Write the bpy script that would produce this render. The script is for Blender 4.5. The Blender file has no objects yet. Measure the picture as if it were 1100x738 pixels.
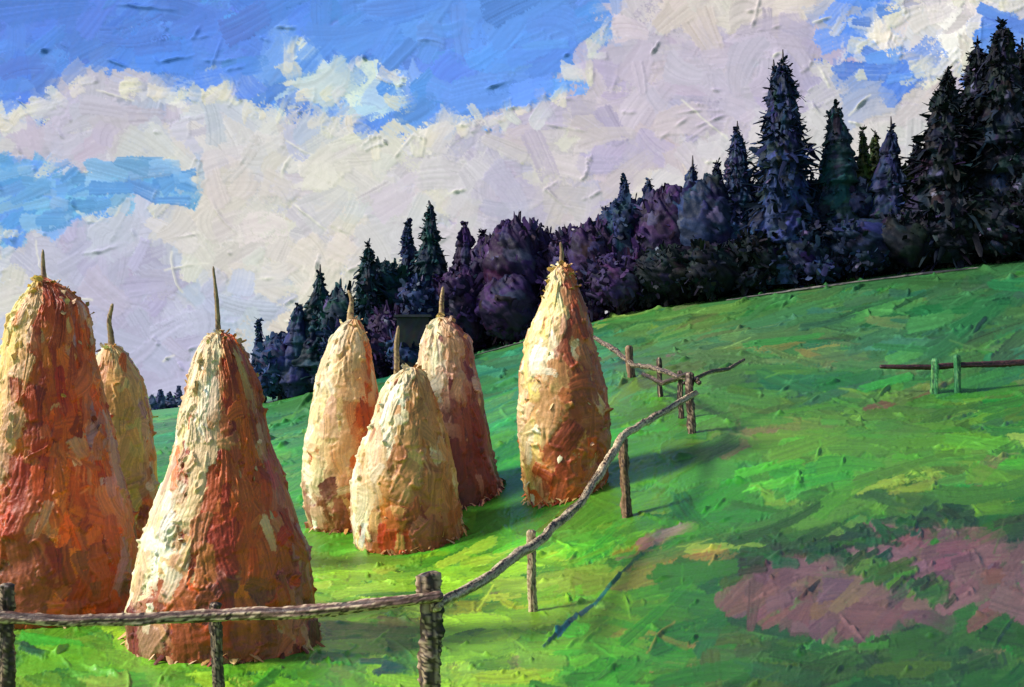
import bpy, math, random
import numpy as np
rng = np.random.default_rng(7)
random.seed(7)
C = bpy.context.scene.collection
F, CX, HY, EZ = 1069.0, 550.0, 440.0, 2.8          # focal length and horizon of a 1100 px wide view, eye height

# ------------------------------------------------------------------ noise
def fnoise(n, beta, seed, ax=1.0, ay=1.0):
    r = np.random.default_rng(seed)
    fx = np.fft.fftfreq(n)[None, :] * n * ax; fy = np.fft.fftfreq(n)[:, None] * n * ay
    k = np.sqrt(fx * fx + fy * fy); k[0, 0] = 1
    a = np.fft.fft2(r.standard_normal((n, n))) / k ** beta; a[0, 0] = 0
    z = np.real(np.fft.ifft2(a)); return (z / z.std()).astype(np.float32)
NS = 1024
N_ROUGH = fnoise(NS, 0.9, 1); N_MID = fnoise(NS, 1.5, 2); N_SMOOTH = fnoise(NS, 2.2, 3)
def samp(N, x, y): return N[np.asarray(y).astype(int) % NS, np.asarray(x).astype(int) % NS]
def s2l(c):
    c = np.clip(c, 0, 1); return np.where(c <= 0.04045, c / 12.92, ((c + 0.055) / 1.055) ** 2.4)
def rgb(*c): return np.array(c, dtype=np.float32) / 255.0

# ------------------------------------------------------------------ thick paint: strokes of a palette knife, as relief and colour
class Canvas:
    def __init__(s, h, w, col):
        s.h, s.w = h, w
        s.c = np.ones((h, w, 3), np.float32) * np.asarray(col, np.float32)
        s.z = N_ROUGH[np.arange(h)[:, None] % NS, np.arange(w)[None, :] % NS] * 0.12
    def stroke(s, cx, cy, ang, L, W, col, load=1.0, dry=0.0, bend=0.0, pick=0.2, streak=0.06, side=1.0, end=1.0, tail=0.65):
        ca, sa = math.cos(ang), math.sin(ang)
        ex = abs(ca) * L + abs(sa) * W + 3 + abs(bend) * W; ey = abs(sa) * L + abs(ca) * W + 3 + abs(bend) * W
        ex *= 1.25; ey *= 1.25
        x0, x1 = int(max(0, cx - ex)), int(min(s.w, cx + ex)); y0, y1 = int(max(0, cy - ey)), int(min(s.h, cy + ey))
        if x1 - x0 < 2 or y1 - y0 < 2: return
        dx = np.arange(x0, x1, dtype=np.float32)[None, :] - cx; dy = np.arange(y0, y1, dtype=np.float32)[:, None] - cy
        S = (dx * ca + dy * sa) / L; T = (-dx * sa + dy * ca) / W + bend * (S * S - 0.3)
        tp = random.uniform(0.0, 0.45) * random.choice([-1, 1]); T = T / np.clip(1 - 0.25 * abs(tp) + tp * S, 0.45, 1.4) + random.uniform(-0.3, 0.3) * S
        hh, ww = y1 - y0, x1 - x0
        oy, ox = random.randrange(NS - hh), random.randrange(NS - ww)
        n1 = N_MID[oy:oy + hh, ox:ox + ww]; n2 = N_ROUGH[ox % (NS - hh):ox % (NS - hh) + hh, oy % (NS - ww):oy % (NS - ww) + ww]
        aS, aT = np.abs(S) + 0.16 * n1 + 0.05 * n2 + 0.25 * T * T * 0.5, np.abs(T) + 0.17 * n1 + 0.08 * n2
        m = (aS < 1) & (aT < 1)
        if dry > 0: m &= (n2 * 0.6 + n1 * 0.4 + s.z[y0:y1, x0:x1] * 0.5) > (dry * 2.2 - 1.5 + 0.5 * S)
        if not m.any(): return
        k = int(W * 1.6) + 4
        st = rng.standard_normal(k).astype(np.float32)
        ss = st[np.clip(((T + 1.4) / 2.8 * k).astype(int), 0, k - 1)]
        z = s.z[y0:y1, x0:x1]; c = s.c[y0:y1, x0:x1]
        zb = float(z[m].mean())
        a1, a2 = random.random(), random.random()
        rw = max(0.05, 1.1 / W); re = max(0.04, 1.1 / L)
        ridge = side * (a1 * np.exp(-((T - (1 - rw)) / rw) ** 2) + a2 * np.exp(-((T + (1 - rw)) / rw) ** 2)) * np.clip(0.55 + 0.5 * n1, 0, 1.6)
        ridge = ridge + end * random.random() * 1.5 * np.exp(-((aS - (1 - 1.5 * re)) / re) ** 2) * (S > 0) * np.clip(0.6 + 0.5 * n1, 0, 2)
        nz = 0.4 * z + 0.6 * zb * 0.85 + load * (0.30 + 0.10 * ss + 1.15 * ridge + 0.06 * n2)
        if col is None: col = c[m].mean(0) * random.uniform(0.96, 1.05)
        cc = np.asarray(col, np.float32)[None, None, :] * (1 + streak * ss)[..., None]
        p = np.clip(pick + tail * np.clip(S * 0.75 + 0.35, 0, 1) ** 1.6 + 0.08 * ss + 0.05 * n2, 0, 0.93)[..., None] * np.ones_like(cc)
        nc = cc * (1 - p) + c * p
        s.z[y0:y1, x0:x1] = np.where(m, nz, z); s.c[y0:y1, x0:x1] = np.where(m[..., None], nc, c)
    def rope(s, cx, cy, ang, L, amp=2.0, wd=1.3, curve=0.2, col=None):       # a thin raised bead where the knife lifted off
        n = int(L * 2) + 4; t = np.linspace(-1, 1, n)
        wig = np.cumsum(rng.standard_normal(n)) * 0.16
        X = cx + L * t * math.cos(ang) - (curve * L * t * t + wig) * math.sin(ang)
        Y = cy + L * t * math.sin(ang) + (curve * L * t * t + wig) * math.cos(ang)
        H = amp * (1 - t ** 2) * np.clip(0.7 + 0.4 * np.interp(t, np.linspace(-1, 1, 8), rng.standard_normal(8)), 0.1, 1.6)
        for x, y, h in zip(X, Y, H):
            xi, yi = int(x), int(y)
            if 2 <= xi < s.w - 3 and 2 <= yi < s.h - 3:
                gx = np.arange(xi - 2, xi + 4)[None, :] - x; gy = np.arange(yi - 2, yi + 4)[:, None] - y
                g = np.exp(-(gx * gx + gy * gy) / wd ** 2)
                sl = (slice(yi - 2, yi + 4), slice(xi - 2, xi + 4))
                s.z[sl] = np.maximum(s.z[sl], s.z[sl] * (1 - g) + g * (s.z[sl].mean() * 0.5 + h))
                if col is not None:
                    g3 = np.clip(g * 1.2, 0, 1)[..., None] * 0.6
                    s.c[sl] = s.c[sl] * (1 - g3) + np.asarray(col) * g3
    def relief(s, sm=0.22):
        z = s.z.copy()
        for ax in (0, 1): z = sm * np.roll(z, 1, ax) + (1 - 2 * sm) * z + sm * np.roll(z, -1, ax)
        b = z.copy()
        for r_ in (6, 12, 24):                                   # take the slow build-up away, keep ridges
            for ax in (0, 1): b = (np.roll(b, r_, ax) + b + np.roll(b, -r_, ax)) / 3
        z = z - 0.8 * b
        return np.clip(z, -1.5, 4.5)

# ------------------------------------------------------------------ materials
def paint_mat(name, rough=0.42, spec=0.4, emit=0.0, bscale=9.0, bdist=0.01, bstr=0.25, tint=0.10):
    m = bpy.data.materials.new(name); m.use_nodes = True; nt = m.node_tree; N = nt.nodes; L = nt.links
    b = N['Principled BSDF']; b.inputs['Roughness'].default_value = rough; b.inputs['Specular IOR Level'].default_value = spec
    at = N.new('ShaderNodeAttribute'); at.attribute_name = 'Col'
    geo = N.new('ShaderNodeTexCoord')
    nz = N.new('ShaderNodeTexNoise'); nz.inputs['Scale'].default_value = bscale; nz.inputs['Detail'].default_value = 6; nz.inputs['Roughness'].default_value = 0.65
    L.new(geo.outputs['Object'], nz.inputs['Vector'])
    ramp = N.new('ShaderNodeMapRange'); ramp.inputs['From Min'].default_value = 0.3; ramp.inputs['From Max'].default_value = 0.7
    ramp.inputs['To Min'].default_value = 1 - tint; ramp.inputs['To Max'].default_value = 1 + tint
    L.new(nz.outputs['Fac'], ramp.inputs['Value'])
    mx = N.new('ShaderNodeVectorMath'); mx.operation = 'SCALE'; L.new(at.outputs['Color'], mx.inputs[0]); L.new(ramp.outputs['Result'], mx.inputs['Scale'])
    L.new(mx.outputs['Vector'], b.inputs['Base Color'])
    rr = N.new('ShaderNodeMapRange'); rr.inputs['From Min'].default_value = 0.3; rr.inputs['From Max'].default_value = 0.7
    rr.inputs['To Min'].default_value = rough - 0.1; rr.inputs['To Max'].default_value = rough + 0.15
    L.new(nz.outputs['Fac'], rr.inputs['Value']); L.new(rr.outputs['Result'], b.inputs['Roughness'])
    bp = N.new('ShaderNodeBump'); bp.inputs['Strength'].default_value = bstr; bp.inputs['Distance'].default_value = bdist
    L.new(nz.outputs['Fac'], bp.inputs['Height']); L.new(bp.outputs['Normal'], b.inputs['Normal'])
    if emit > 0:
        L.new(mx.outputs['Vector'], b.inputs['Emission Color']); b.inputs['Emission Strength'].default_value = emit
    return m
M_SKY = paint_mat('sky_paint', 0.80, 0.05, emit=0.03, bscale=0.35, bdist=0.3, bstr=0.12, tint=0.03)
M_GRASS = paint_mat('meadow_paint', 0.40, 0.45, bscale=14, bdist=0.02, bstr=0.35, tint=0.14)
M_HAY = paint_mat('hay_paint', 0.45, 0.40, bscale=22, bdist=0.02, bstr=0.5, tint=0.12)
M_TREE = paint_mat('foliage_paint', 0.6, 0.14, bscale=6, bdist=0.05, bstr=0.4, tint=0.12)
M_WOOD = paint_mat('wood_paint', 0.48, 0.40, bscale=35, bdist=0.01, bstr=0.5, tint=0.2)

# ------------------------------------------------------------------ mesh helpers
def tag(o, label=None, cat=None, group=None, kind=None):
    if label: o['label'] = label
    if cat: o['category'] = cat
    if group: o['group'] = group
    if kind: o['kind'] = kind
    return o
def mesh_obj(name, V, Q, col, mat, parent=None, smooth=True):
    V = np.ascontiguousarray(V, np.float32).reshape(-1, 3); Q = np.ascontiguousarray(Q, np.int32).reshape(-1, 4)
    me = bpy.data.meshes.new(name)
    me.vertices.add(len(V)); me.vertices.foreach_set('co', V.ravel())
    me.loops.add(Q.size); me.loops.foreach_set('vertex_index', Q.ravel())
    me.polygons.add(len(Q)); me.polygons.foreach_set('loop_start', np.arange(0, Q.size, 4, dtype=np.int32))
    me.polygons.foreach_set('loop_total', np.full(len(Q), 4, np.int32))
    me.update(calc_edges=True)
    if smooth: me.polygons.foreach_set('use_smooth', np.ones(len(Q), bool))
    a = me.color_attributes.new('Col', 'FLOAT_COLOR', 'POINT')
    cc = np.ones((len(V), 4), np.float32); cc[:, :3] = s2l(np.asarray(col, np.float32).reshape(-1, 3)); a.data.foreach_set('color', cc.ravel())
    me.materials.append(mat); me.validate(clean_customdata=False)
    o = bpy.data.objects.new(name, me); C.objects.link(o)
    if parent is not None: o.parent = parent
    return o
def empty(name, loc):
    o = bpy.data.objects.new(name, None); o.location = loc; o.empty_display_size = 0.3; C.objects.link(o); return o
def grid_quads(h, w, wrap=False):
    i = np.arange(h - 1)[:, None] * w; j = np.arange(w if wrap else w - 1)[None, :]; j2 = (j + 1) % w
    return np.stack([i + j, i + j2, i + w + j2, i + w + j], -1).reshape(-1, 4)
def displace(P, h, wrap=False):
    if wrap: dv = np.roll(P, -1, 1) - np.roll(P, 1, 1)
    else: dv = np.gradient(P, axis=1)
    du = np.gradient(P, axis=0)
    n = np.cross(dv, du); n /= np.linalg.norm(n, axis=2, keepdims=True) + 1e-9
    return P + n * h[..., None]

# ------------------------------------------------------------------ terrain through surveyed points (view x, view y, depth)
CP = [(50,672,11.5),(238,712,10.3),(125,612,16.8),(443,600,18.8),(374,570,20.4),(484,553,21.3),(605,541,19.9),
      (460,772,9.0),(8,772,9.0),(571,661,12.9),(674,557,18.0),(743,465,23.0),(708,425,27.0),(678,405,30.5),(640,392,34.0),
      (-150,640,14),(-300,740,9.5),(-200,500,40),(100,500,36),(170,485,42),(300,455,50),(330,424,58),(290,434,60),(170,452,66),(0,458,66),(-300,462,66),
      (450,440,40),(520,380,58),(560,420,40),(640,346,56),(760,326,54),(900,306,52),(1000,293,51),(1100,283,50),(1250,268,49),(1500,250,48),
      (900,350,40),(760,365,40),(1100,340,38),(1015,424,28),(870,430,27),(1100,430,26.5),(1250,430,25),(800,480,21.5),(900,520,17.5),(1100,530,17),
      (900,600,13.6),(780,600,13.9),(1100,620,12.4),(1250,640,11),(1100,738,9.0),(800,738,9.3),(600,738,9.8),(1400,738,8.6),
      (550,1000,5.5),(100,1000,5.4),(1100,1000,5.2),(300,500,33)]
cp = np.array([((px - CX) / F * d, d, EZ - (py - HY) / F * d) for px, py, d in CP] +
              [(0,-20,0),(-30,-20,0),(30,-20,0.5),(60,10,3.5),(-60,10,0),(-60,60,0.8),(-40,110,2.5),(-80,150,3),(0,110,9),(50,110,16),(100,110,18),(80,50,12),(0,170,10),(80,170,16)], float)
def rk(r): return r * r * np.log(r + 1e-6)
dm = np.linalg.norm(cp[:, None, :2] - cp[None, :, :2], axis=2)
nn = len(cp); Pm = np.c_[np.ones(nn), cp[:, :2]]
A = np.block([[rk(dm) + np.eye(nn) * 4.0, Pm], [Pm.T, np.zeros((3, 3))]])
wts = np.linalg.solve(A, np.r_[cp[:, 2], 0, 0, 0])
def ground_z(x, y):
    x = np.asarray(x, float); y = np.asarray(y, float); sh = x.shape; x = x.ravel(); y = y.ravel(); out = np.zeros(len(x))
    for a in range(0, len(x), 40000):
        xs, ys = x[a:a + 40000], y[a:a + 40000]
        r = np.sqrt((xs[:, None] - cp[None, :, 0]) ** 2 + (ys[:, None] - cp[None, :, 1]) ** 2)
        out[a:a + 40000] = rk(r) @ wts[:nn] + wts[nn] + wts[nn + 1] * xs + wts[nn + 2] * ys
    return out.reshape(sh)
def at(px, py, d): return ((px - CX) / F * d, d, EZ - (py - HY) / F * d)
def inpoly(x, y, poly):
    c = False; n = len(poly)
    for i in range(n):
        x1, y1 = poly[i]; x2, y2 = poly[i - 1]
        if (y1 > y) != (y2 > y) and x < (x2 - x1) * (y - y1) / (y2 - y1 + 1e-9) + x1: c = not c
    return c
def jit(c, a=0.05):
    c = np.array(c, np.float32); return np.clip(c * (1 + random.gauss(0, a)) + rng.normal(0, a * 0.35, 3), 0.01, 1)
def pick(lst): return lst[random.randrange(len(lst))]

# ------------------------------------------------------------------ SKY: a far curved backdrop carrying clouds and blue
SX0, SY0, SW, SH, SST = -190.0, -170.0, 1480, 660, 1.0
SST = 1.15; SW = int(1480 / SST); SH = int(680 / SST)
BLUE_A = [(-200,-200),(640,-200),(652,20),(640,52),(618,70),(604,95),(580,112),(520,122),(470,130),(430,156),(402,150),(385,125),(330,118),(300,108),(270,108),(245,88),(200,94),(150,84),(104,76),(78,86),(52,106),(0,122),(-200,130)]
BLUE_B = [(-200,170),(0,172),(40,180),(88,186),(140,174),(200,168),(212,190),(208,214),(160,220),(120,218),(88,232),(52,246),(0,250),(-200,256)]
BLUE_C = [(898,-200),(1010,-200),(965,8),(930,36),(926,50),(955,54),(994,68),(986,86),(944,92),(922,72),(904,40)]
BLUE_D = [(1048,12),(1075,10),(1100,30),(1095,75),(1064,60)]
WISP = [(292,55),(340,52),(356,66),(400,72),(436,90),(440,106),(400,108),(350,102),(316,98),(300,88),(318,78),(296,64)]
SW_C = [(930,50),(960,20),(1000,-5),(1060,-10),(1100,10),(1052,30),(1050,55),(1000,80),(985,60),(950,52)]
def sky_col(x, y):
    if inpoly(x, y, WISP) and random.random() < 0.93: return jit(pick([rgb(198,210,214), rgb(176,199,216), rgb(214,220,212), rgb(160,188,222)]), 0.03), 'c'
    if inpoly(x, y, SW_C): return jit(pick([rgb(222,215,212), rgb(232,226,220), rgb(208,198,205)]), 0.03), 'c'
    if inpoly(x, y, BLUE_A):
        t = x / 640; base = rgb(78,122,210) * (1 - t) + rgb(92,142,222) * t
        if y > 75 or random.random() < 0.25: base = base * 0.8 + rgb(116,160,230) * 0.2
        return jit(base, 0.045), 'b'
    if inpoly(x, y, BLUE_B): return jit(pick([rgb(96,160,212), rgb(86,150,210), rgb(112,174,220), rgb(100,150,222)]), 0.03), 'b'
    if inpoly(x, y, BLUE_C) or inpoly(x, y, BLUE_D): return jit(pick([rgb(84,126,218), rgb(96,140,224)]), 0.03), 'b'
    n = float(samp(N_SMOOTH, x * 1.3 + 400, y * 1.6 + 500)); n2 = float(samp(N_MID, x * 0.9 + 40, y * 1.1 + 90))
    if x < 300 and y < 175: base = rgb(212,212,206) * 1.0 + (rgb(196,190,198) - rgb(212,212,206)) * np.clip((y - 110) / 70, 0, 1)
    elif x < 320: base = rgb(182,184,206)
    elif x < 640: base = rgb(196,190,198)
    else: base = rgb(184,174,194)
    if n > 0.4: base = base * 0.35 + rgb(214,204,188) * 0.65
    elif n < -0.5: base = base * 0.4 + rgb(168,160,192) * 0.6
    if n2 > 0.9: base = base * 0.5 + rgb(222,218,202) * 0.5
    if n2 < -1.1: base = base * 0.6 + rgb(158,178,214) * 0.4
    if 560 < x < 760 and 110 < y < 250 and random.random() < 0.5: base = base * 0.5 + rgb(210,196,186) * 0.5
    if 640 < x < 730 and y < 90 and random.random() < 0.5: base = base * 0.6 + rgb(214,206,200) * 0.4
    return jit(base, 0.022), 'c'
cv = Canvas(SH, SW, rgb(184,184,202))
def spx(x, y): return (x - SX0) / SST, (y - SY0) / SST
for k in range(6800):
    x, y = random.uniform(SX0, SX0 + 1480), random.uniform(SY0, SY0 + 680)
    c, kd = sky_col(x, y); late = k / 6800
    if kd == 'b': ang = random.gauss(-0.35, 0.5); L = random.uniform(12, 40); W = random.uniform(6, 15)
    else: ang = random.gauss(-0.2 + (0.5 if random.random() < 0.3 else 0), 0.8); L = random.uniform(10, 36) * (1.1 - 0.3 * late); W = random.uniform(5, 15)
    if x - 200 < 300 and kd == 'b' and y > 60: L *= 0.7
    u, v = spx(x, y)
    first = k < 2400
    if first: L *= 1.3; W *= 1.3
    elif random.random() < 0.22: c = None
    cv.stroke(u, v, ang, L, W, c, tail=0.0 if first else random.uniform(0.1, 0.45), load=random.choice([0.2, 0.35, 0.5, 0.7, 1.1]), dry=random.choice([0, 0, 0.25, 0.55]), bend=random.gauss(0, 0.25), pick=0.0 if first else random.uniform(0.05, 0.35), streak=0.024, side=random.random(), end=random.random())
# crisp bright knife edges along the cloud tops
for poly in (BLUE_A, BLUE_B, BLUE_C, WISP, SW_C):
    for i in range(len(poly)):
        (x1, y1), (x2, y2) = poly[i - 1], poly[i]
        n = int(math.hypot(x2 - x1, y2 - y1) / (10 if poly in (BLUE_A, SW_C) else 22))
        for j in range(n):
            t = random.random(); x = x1 + (x2 - x1) * t; y = y1 + (y2 - y1) * t
            if y < -60 or x < -60: continue
            yy = y + random.uniform(3, 14) if poly is BLUE_A else y + random.uniform(-6, 6)
            if poly is BLUE_A and inpoly(x, yy, poly): continue
            u, v = spx(x, yy)
            cv.stroke(u, v, random.gauss(-0.4, 0.7), random.uniform(6, 18), random.uniform(3, 8), jit(pick([rgb(214,210,196), rgb(198,198,208), rgb(220,212,196), rgb(206,206,204)]), 0.02), load=random.uniform(0.6, 1.5), dry=random.choice([0.3, 0.55, 0.65]), bend=random.gauss(0, 0.5), pick=0.35, streak=0.03)
for poly, pl in ((BLUE_B, [rgb(98,152,208), rgb(90,146,206), rgb(114,166,212), rgb(128,172,214)]), (BLUE_C, [rgb(86,128,212), rgb(98,140,218)]), (BLUE_D, [rgb(86,128,212), rgb(98,140,218)])):
    for k in range(170 if poly is BLUE_B else 34):
        x = random.uniform(max(-190, min(p[0] for p in poly)), max(p[0] for p in poly)); y = random.uniform(max(-60, min(p[1] for p in poly)), max(p[1] for p in poly))
        if inpoly(x, y, poly) and inpoly(x + 6, y, poly) and inpoly(x - 6, y, poly):
            u, v = spx(x, y); cv.stroke(u, v, random.gauss(-0.15, 0.3), random.uniform(8, 22), random.uniform(4, 7), jit(pick(pl), 0.03), load=0.5, pick=0.05, streak=0.03, tail=0.3, dry=random.choice([0, 0.3]))
for k in range(340):
    u, v = random.uniform(0, SW), random.uniform(0, SH)
    cv.rope(u, v, random.gauss(0.1, 0.75), random.uniform(5, 30) * random.random() + 4, amp=random.uniform(1.5, 4.2), wd=random.uniform(0.75, 1.1), curve=random.gauss(0, 0.07), col=rgb(216,212,204) if random.random() < 0.3 and cv.c[int(v), int(u), 0] > 0.6 else None)  # pale bead colour paints highlights onto some ridges
ii, jj = np.mgrid[0:SH, 0:SW].astype(np.float64)
pxs, pys = SX0 + jj * SST, SY0 + ii * SST
# plane: 210 m away in the middle, turned a little to the left and leaning back
nrm = np.array([-0.55, -0.80, 0.20]); nrm /= np.linalg.norm(nrm)
dirs = np.stack([(pxs - CX) / F, np.ones_like(pxs), -(pys - HY) / F], -1)
tt = (nrm @ np.array([0, 210.0, 0])) / (dirs @ nrm)
P = dirs * tt[..., None] + np.array([0, 0, EZ])
Z = cv.relief(0.16) * (tt / F) * 1.35
P = P + nrm[None, None, :] * Z[..., None]
tag(mesh_obj('sky', P, grid_quads(SH, SW), cv.c * np.where(cv.c[..., 2:3] - cv.c[..., 0:1] > 0.2, 0.90, 0.89), M_SKY), kind='structure')

# ------------------------------------------------------------------ MEADOW
GX0, GST, GW, GH = -130.0, 1.1, 1250, 760
ld0, ld1 = math.log(5.2), math.log(74.0)
_o = np.cumsum(np.linspace(2, 14, 100)); pxg = GX0 + np.arange(GW) * GST; pxg = np.r_[pxg[0] - _o[::-1], pxg, pxg[-1] + _o]; GW = len(pxg)
dg = np.exp(np.linspace(ld0, ld1, GH))
Xg = (pxg[None, :] - CX) / F * dg[:, None]; Yg = np.repeat(dg[:, None], GW, 1)
cs = 6                                                              # terrain sampled coarsely, then interpolated
Zc = ground_z(Xg[::cs, ::cs], Yg[::cs, ::cs])
ri = np.clip(np.arange(GH) / cs, 0, Zc.shape[0] - 1.001); ci = np.clip(np.arange(GW) / cs, 0, Zc.shape[1] - 1.001)
r0 = ri.astype(int); c0 = ci.astype(int); fr = (ri - r0)[:, None]; fc = (ci - c0)[None, :]
Zg = Zc[r0][:, c0] * (1 - fr) * (1 - fc) + Zc[r0 + 1][:, c0] * fr * (1 - fc) + Zc[r0][:, c0 + 1] * (1 - fr) * fc + Zc[r0 + 1][:, c0 + 1] * fr * fc
PYg = HY - (Zg - EZ) / Yg * F                                      # where each ground point is in the survey view
EARTH1 = [(778,642),(800,628),(826,602),(860,598),(900,602),(925,618),(948,640),(1006,648),(1028,656),(1000,668),(940,672),(900,684),(860,676),(800,664)]
EARTH2 = [(914,574),(950,566),(985,556),(1030,562),(1060,578),(1130,588),(1200,620),(1180,668),(1100,664),(1040,654),(1000,640),(960,616),(925,592)]
def gcol(x, y):
    n = float(samp(N_SMOOTH, x * 1.1 + 77, y * 2.0 + 300)); n2 = float(samp(N_MID, x * 1.3, y * 2.6)); r = random.random()
    if inpoly(x, y, EARTH1): return jit(pick([rgb(106,78,78), rgb(98,72,74), rgb(114,84,80), rgb(90,66,66), rgb(116,88,70)]), 0.05)
    if inpoly(x, y, EARTH2): return jit(pick([rgb(108,76,80), rgb(116,84,86), rgb(96,68,72), rgb(108,76,72)]), 0.05)
    if x < 600 and y > 590:   pal = [rgb(134,182,48), rgb(158,198,64), rgb(108,166,42), rgb(92,150,40), rgb(54,112,46), rgb(172,196,84)]
    elif x < 560 and y < 480: pal = [rgb(74,156,90), rgb(60,148,112), rgb(96,160,70), rgb(84,130,76)]
    elif x < 640 and y < 430: pal = [rgb(64,158,108), rgb(52,140,98), rgb(80,164,104)]
    elif y < 335 or (y < 400 and x > 640): pal = [rgb(62,132,66), rgb(84,142,72), rgb(52,118,62), rgb(98,140,78), rgb(56,130,88)]
    elif y < 470: pal = [rgb(56,142,60), rgb(50,128,62), rgb(74,150,58), rgb(44,118,66), rgb(90,140,62)]
    elif y < 560: pal = [rgb(66,160,56), rgb(80,170,56), rgb(52,140,52), rgb(98,164,56), rgb(60,128,52)]
    elif x < 760: pal = [rgb(76,164,50), rgb(58,146,50), rgb(96,168,54), rgb(52,128,48), rgb(84,140,44)]
    else: pal = [rgb(50,110,48), rgb(60,124,48), rgb(40,92,44), rgb(84,134,50), rgb(46,118,60), rgb(92,112,54), rgb(40,80,48)]
    c = pick(pal)
    if n > 0.9: c = c * 0.7 + rgb(150,170,60) * 0.3
    if n < -0.9: c = c * 0.6 + rgb(34,92,58) * 0.4
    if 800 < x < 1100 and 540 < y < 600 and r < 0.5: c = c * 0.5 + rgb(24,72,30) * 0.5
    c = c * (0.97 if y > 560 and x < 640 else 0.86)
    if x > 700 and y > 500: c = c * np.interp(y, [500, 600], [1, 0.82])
    if 790 < x < 880 and 340 < y < 385 and r < 0.35: c = rgb(140,138,74)
    if 780 < x < 900 and 455 < y < 475 and r < 0.4: c = rgb(134,116,96)
    if 940 < x < 1100 and 500 < y < 540 and r < 0.3: c = rgb(132,140,62)
    if 480 < x < 560 and 640 < y < 700 and r < 0.25: c = rgb(156,158,50)
    if 560 < x < 760 and 570 < y < 720 and r < 0.12: c = rgb(120,112,66)
    if r > 0.975: c = c * 0.4 + rgb(150,176,90) * 0.6
    if r < 0.004: c = rgb(120,104,84)
    if y > 420: c = c * np.array([1.02, 1.05, 0.82])
    l = c.mean(); c = np.clip(l + (c - l) * 1.08, 0.02, 1) * (0.95 if y < 560 else 1.0)
    return jit(c, 0.08)
cv = Canvas(GH, GW, rgb(60,130,56))
def gpos(px, py):                                                  # survey view -> canvas cell
    j = int(np.clip(np.searchsorted(pxg, px), 0, GW - 1)); col = PYg[:, j]
    i = int(np.argmin(np.abs(col - py))); return j, i
NG = 11500
for k in range(NG):
    u, v = random.uniform(0, GW), random.uniform(0, GH) ; i, j = int(v), int(u)
    x, y = pxg[j], PYg[i, j]; c = gcol(x, y)
    slope = -0.10 if y < 600 else 0.0
    ang = random.gauss(slope * -1 - 0.0, 0.24)
    if random.random() < 0.10: ang += random.choice([-0.7, 0.7])
    L = random.uniform(12, 50); W = random.uniform(3, 11)
    if inpoly(x, y, EARTH1) or inpoly(x, y, EARTH2): L = random.uniform(6, 13); W = random.uniform(4, 8); ang = random.gauss(0.4, 0.5)
    if random.random() < 0.25: c = None
    cv.stroke(u, v, ang, L, W, c, load=random.uniform(0.4, 1.5), dry=random.choice([0, 0, 0.2, 0.5]), bend=random.gauss(0, 0.35), pick=random.uniform(0.0, 0.3), streak=0.06, side=random.uniform(0.2, 1.3), end=random.random() * 1.3, tail=random.uniform(0.1, 0.6))
# the two bare patches of earth, edged, laid last over the grass
for poly in (EARTH1, EARTH2):
    for k in range(120):
        x = random.uniform(min(p[0] for p in poly), max(p[0] for p in poly)); y = random.uniform(min(p[1] for p in poly), max(p[1] for p in poly))
        if not inpoly(x, y, poly): continue
        u, v = gpos(x, y)
        cv.stroke(u, v, random.gauss(0.35, 0.4), random.uniform(12, 28), random.uniform(5, 11), gcol(x, y), load=random.uniform(0.2, 0.7), pick=0.15, streak=0.05, tail=0.5)
# green tongue between the two patches and a dark fringe above them
for k in range(60):
    t = random.random(); x = 915 + 100 * t + random.gauss(0, 7); y = 598 + 44 * t + random.gauss(0, 5)
    u, v = gpos(x, y); cv.stroke(u, v, random.gauss(0.45, 0.3), random.uniform(6, 14), random.uniform(2.5, 5), jit(pick([rgb(40,80,32), rgb(54,96,34), rgb(30,60,32), rgb(70,108,40)]), 0.08), load=1.2, tail=0.2)
for k in range(90):
    x = random.uniform(800, 1040); y = np.interp(x, [800, 860, 930, 1040], [600, 588, 578, 552]) + random.gauss(0, 6)
    u, v = gpos(x, y); cv.stroke(u, v, random.gauss(-0.1, 0.4), random.uniform(6, 16), random.uniform(2.5, 5), jit(pick([rgb(22,60,26), rgb(32,76,28), rgb(26,54,24), rgb(28,70,36)]), 0.08), load=1.2, tail=0.2)
# the little rill: a thin teal run of strokes
RILL = [(586,694),(598,682),(612,668),(640,648),(655,630),(668,615),(684,600),(704,584),(730,566)]
rp = [gpos(x, y) for x, y in RILL]
for q in range(len(rp) - 1):
    (u0, v0), (u1, v1) = rp[q], rp[q + 1]; dl = math.hypot(u1 - u0, v1 - v0)
    for rr_ in range(2 if q % 3 != 2 else 1):
        cv.stroke((u0 + u1) / 2, (v0 + v1) / 2, math.atan2(v1 - v0, u1 - u0), dl * 0.62, 1.6 + (1.8 if 1 <= q <= 2 else 0.2) * random.random(), jit(pick([rgb(16,92,100), rgb(20,104,96), rgb(30,90,66)] if 1 <= q <= 4 else [rgb(30,84,50), rgb(24,92,70)]), 0.06), load=1.3, pick=0.0, tail=0.2)
for (x, y, c) in [(700,580,rgb(150,110,96)),(735,572,rgb(150,130,110)),(690,600,rgb(120,112,66)),(40,700,rgb(24,84,60)),(400,712,rgb(24,80,64)),(420,716,rgb(22,70,60)),(10,712,rgb(40,110,50))]:  # the dark teal dabs are shadow tones painted into the grass
    for q in range(3):
        u, v = gpos(x + random.gauss(0, 8), y + random.gauss(0, 3)); cv.stroke(u, v, random.gauss(0, 0.2), 16, 3.5, jit(c), load=1.0)
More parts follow.
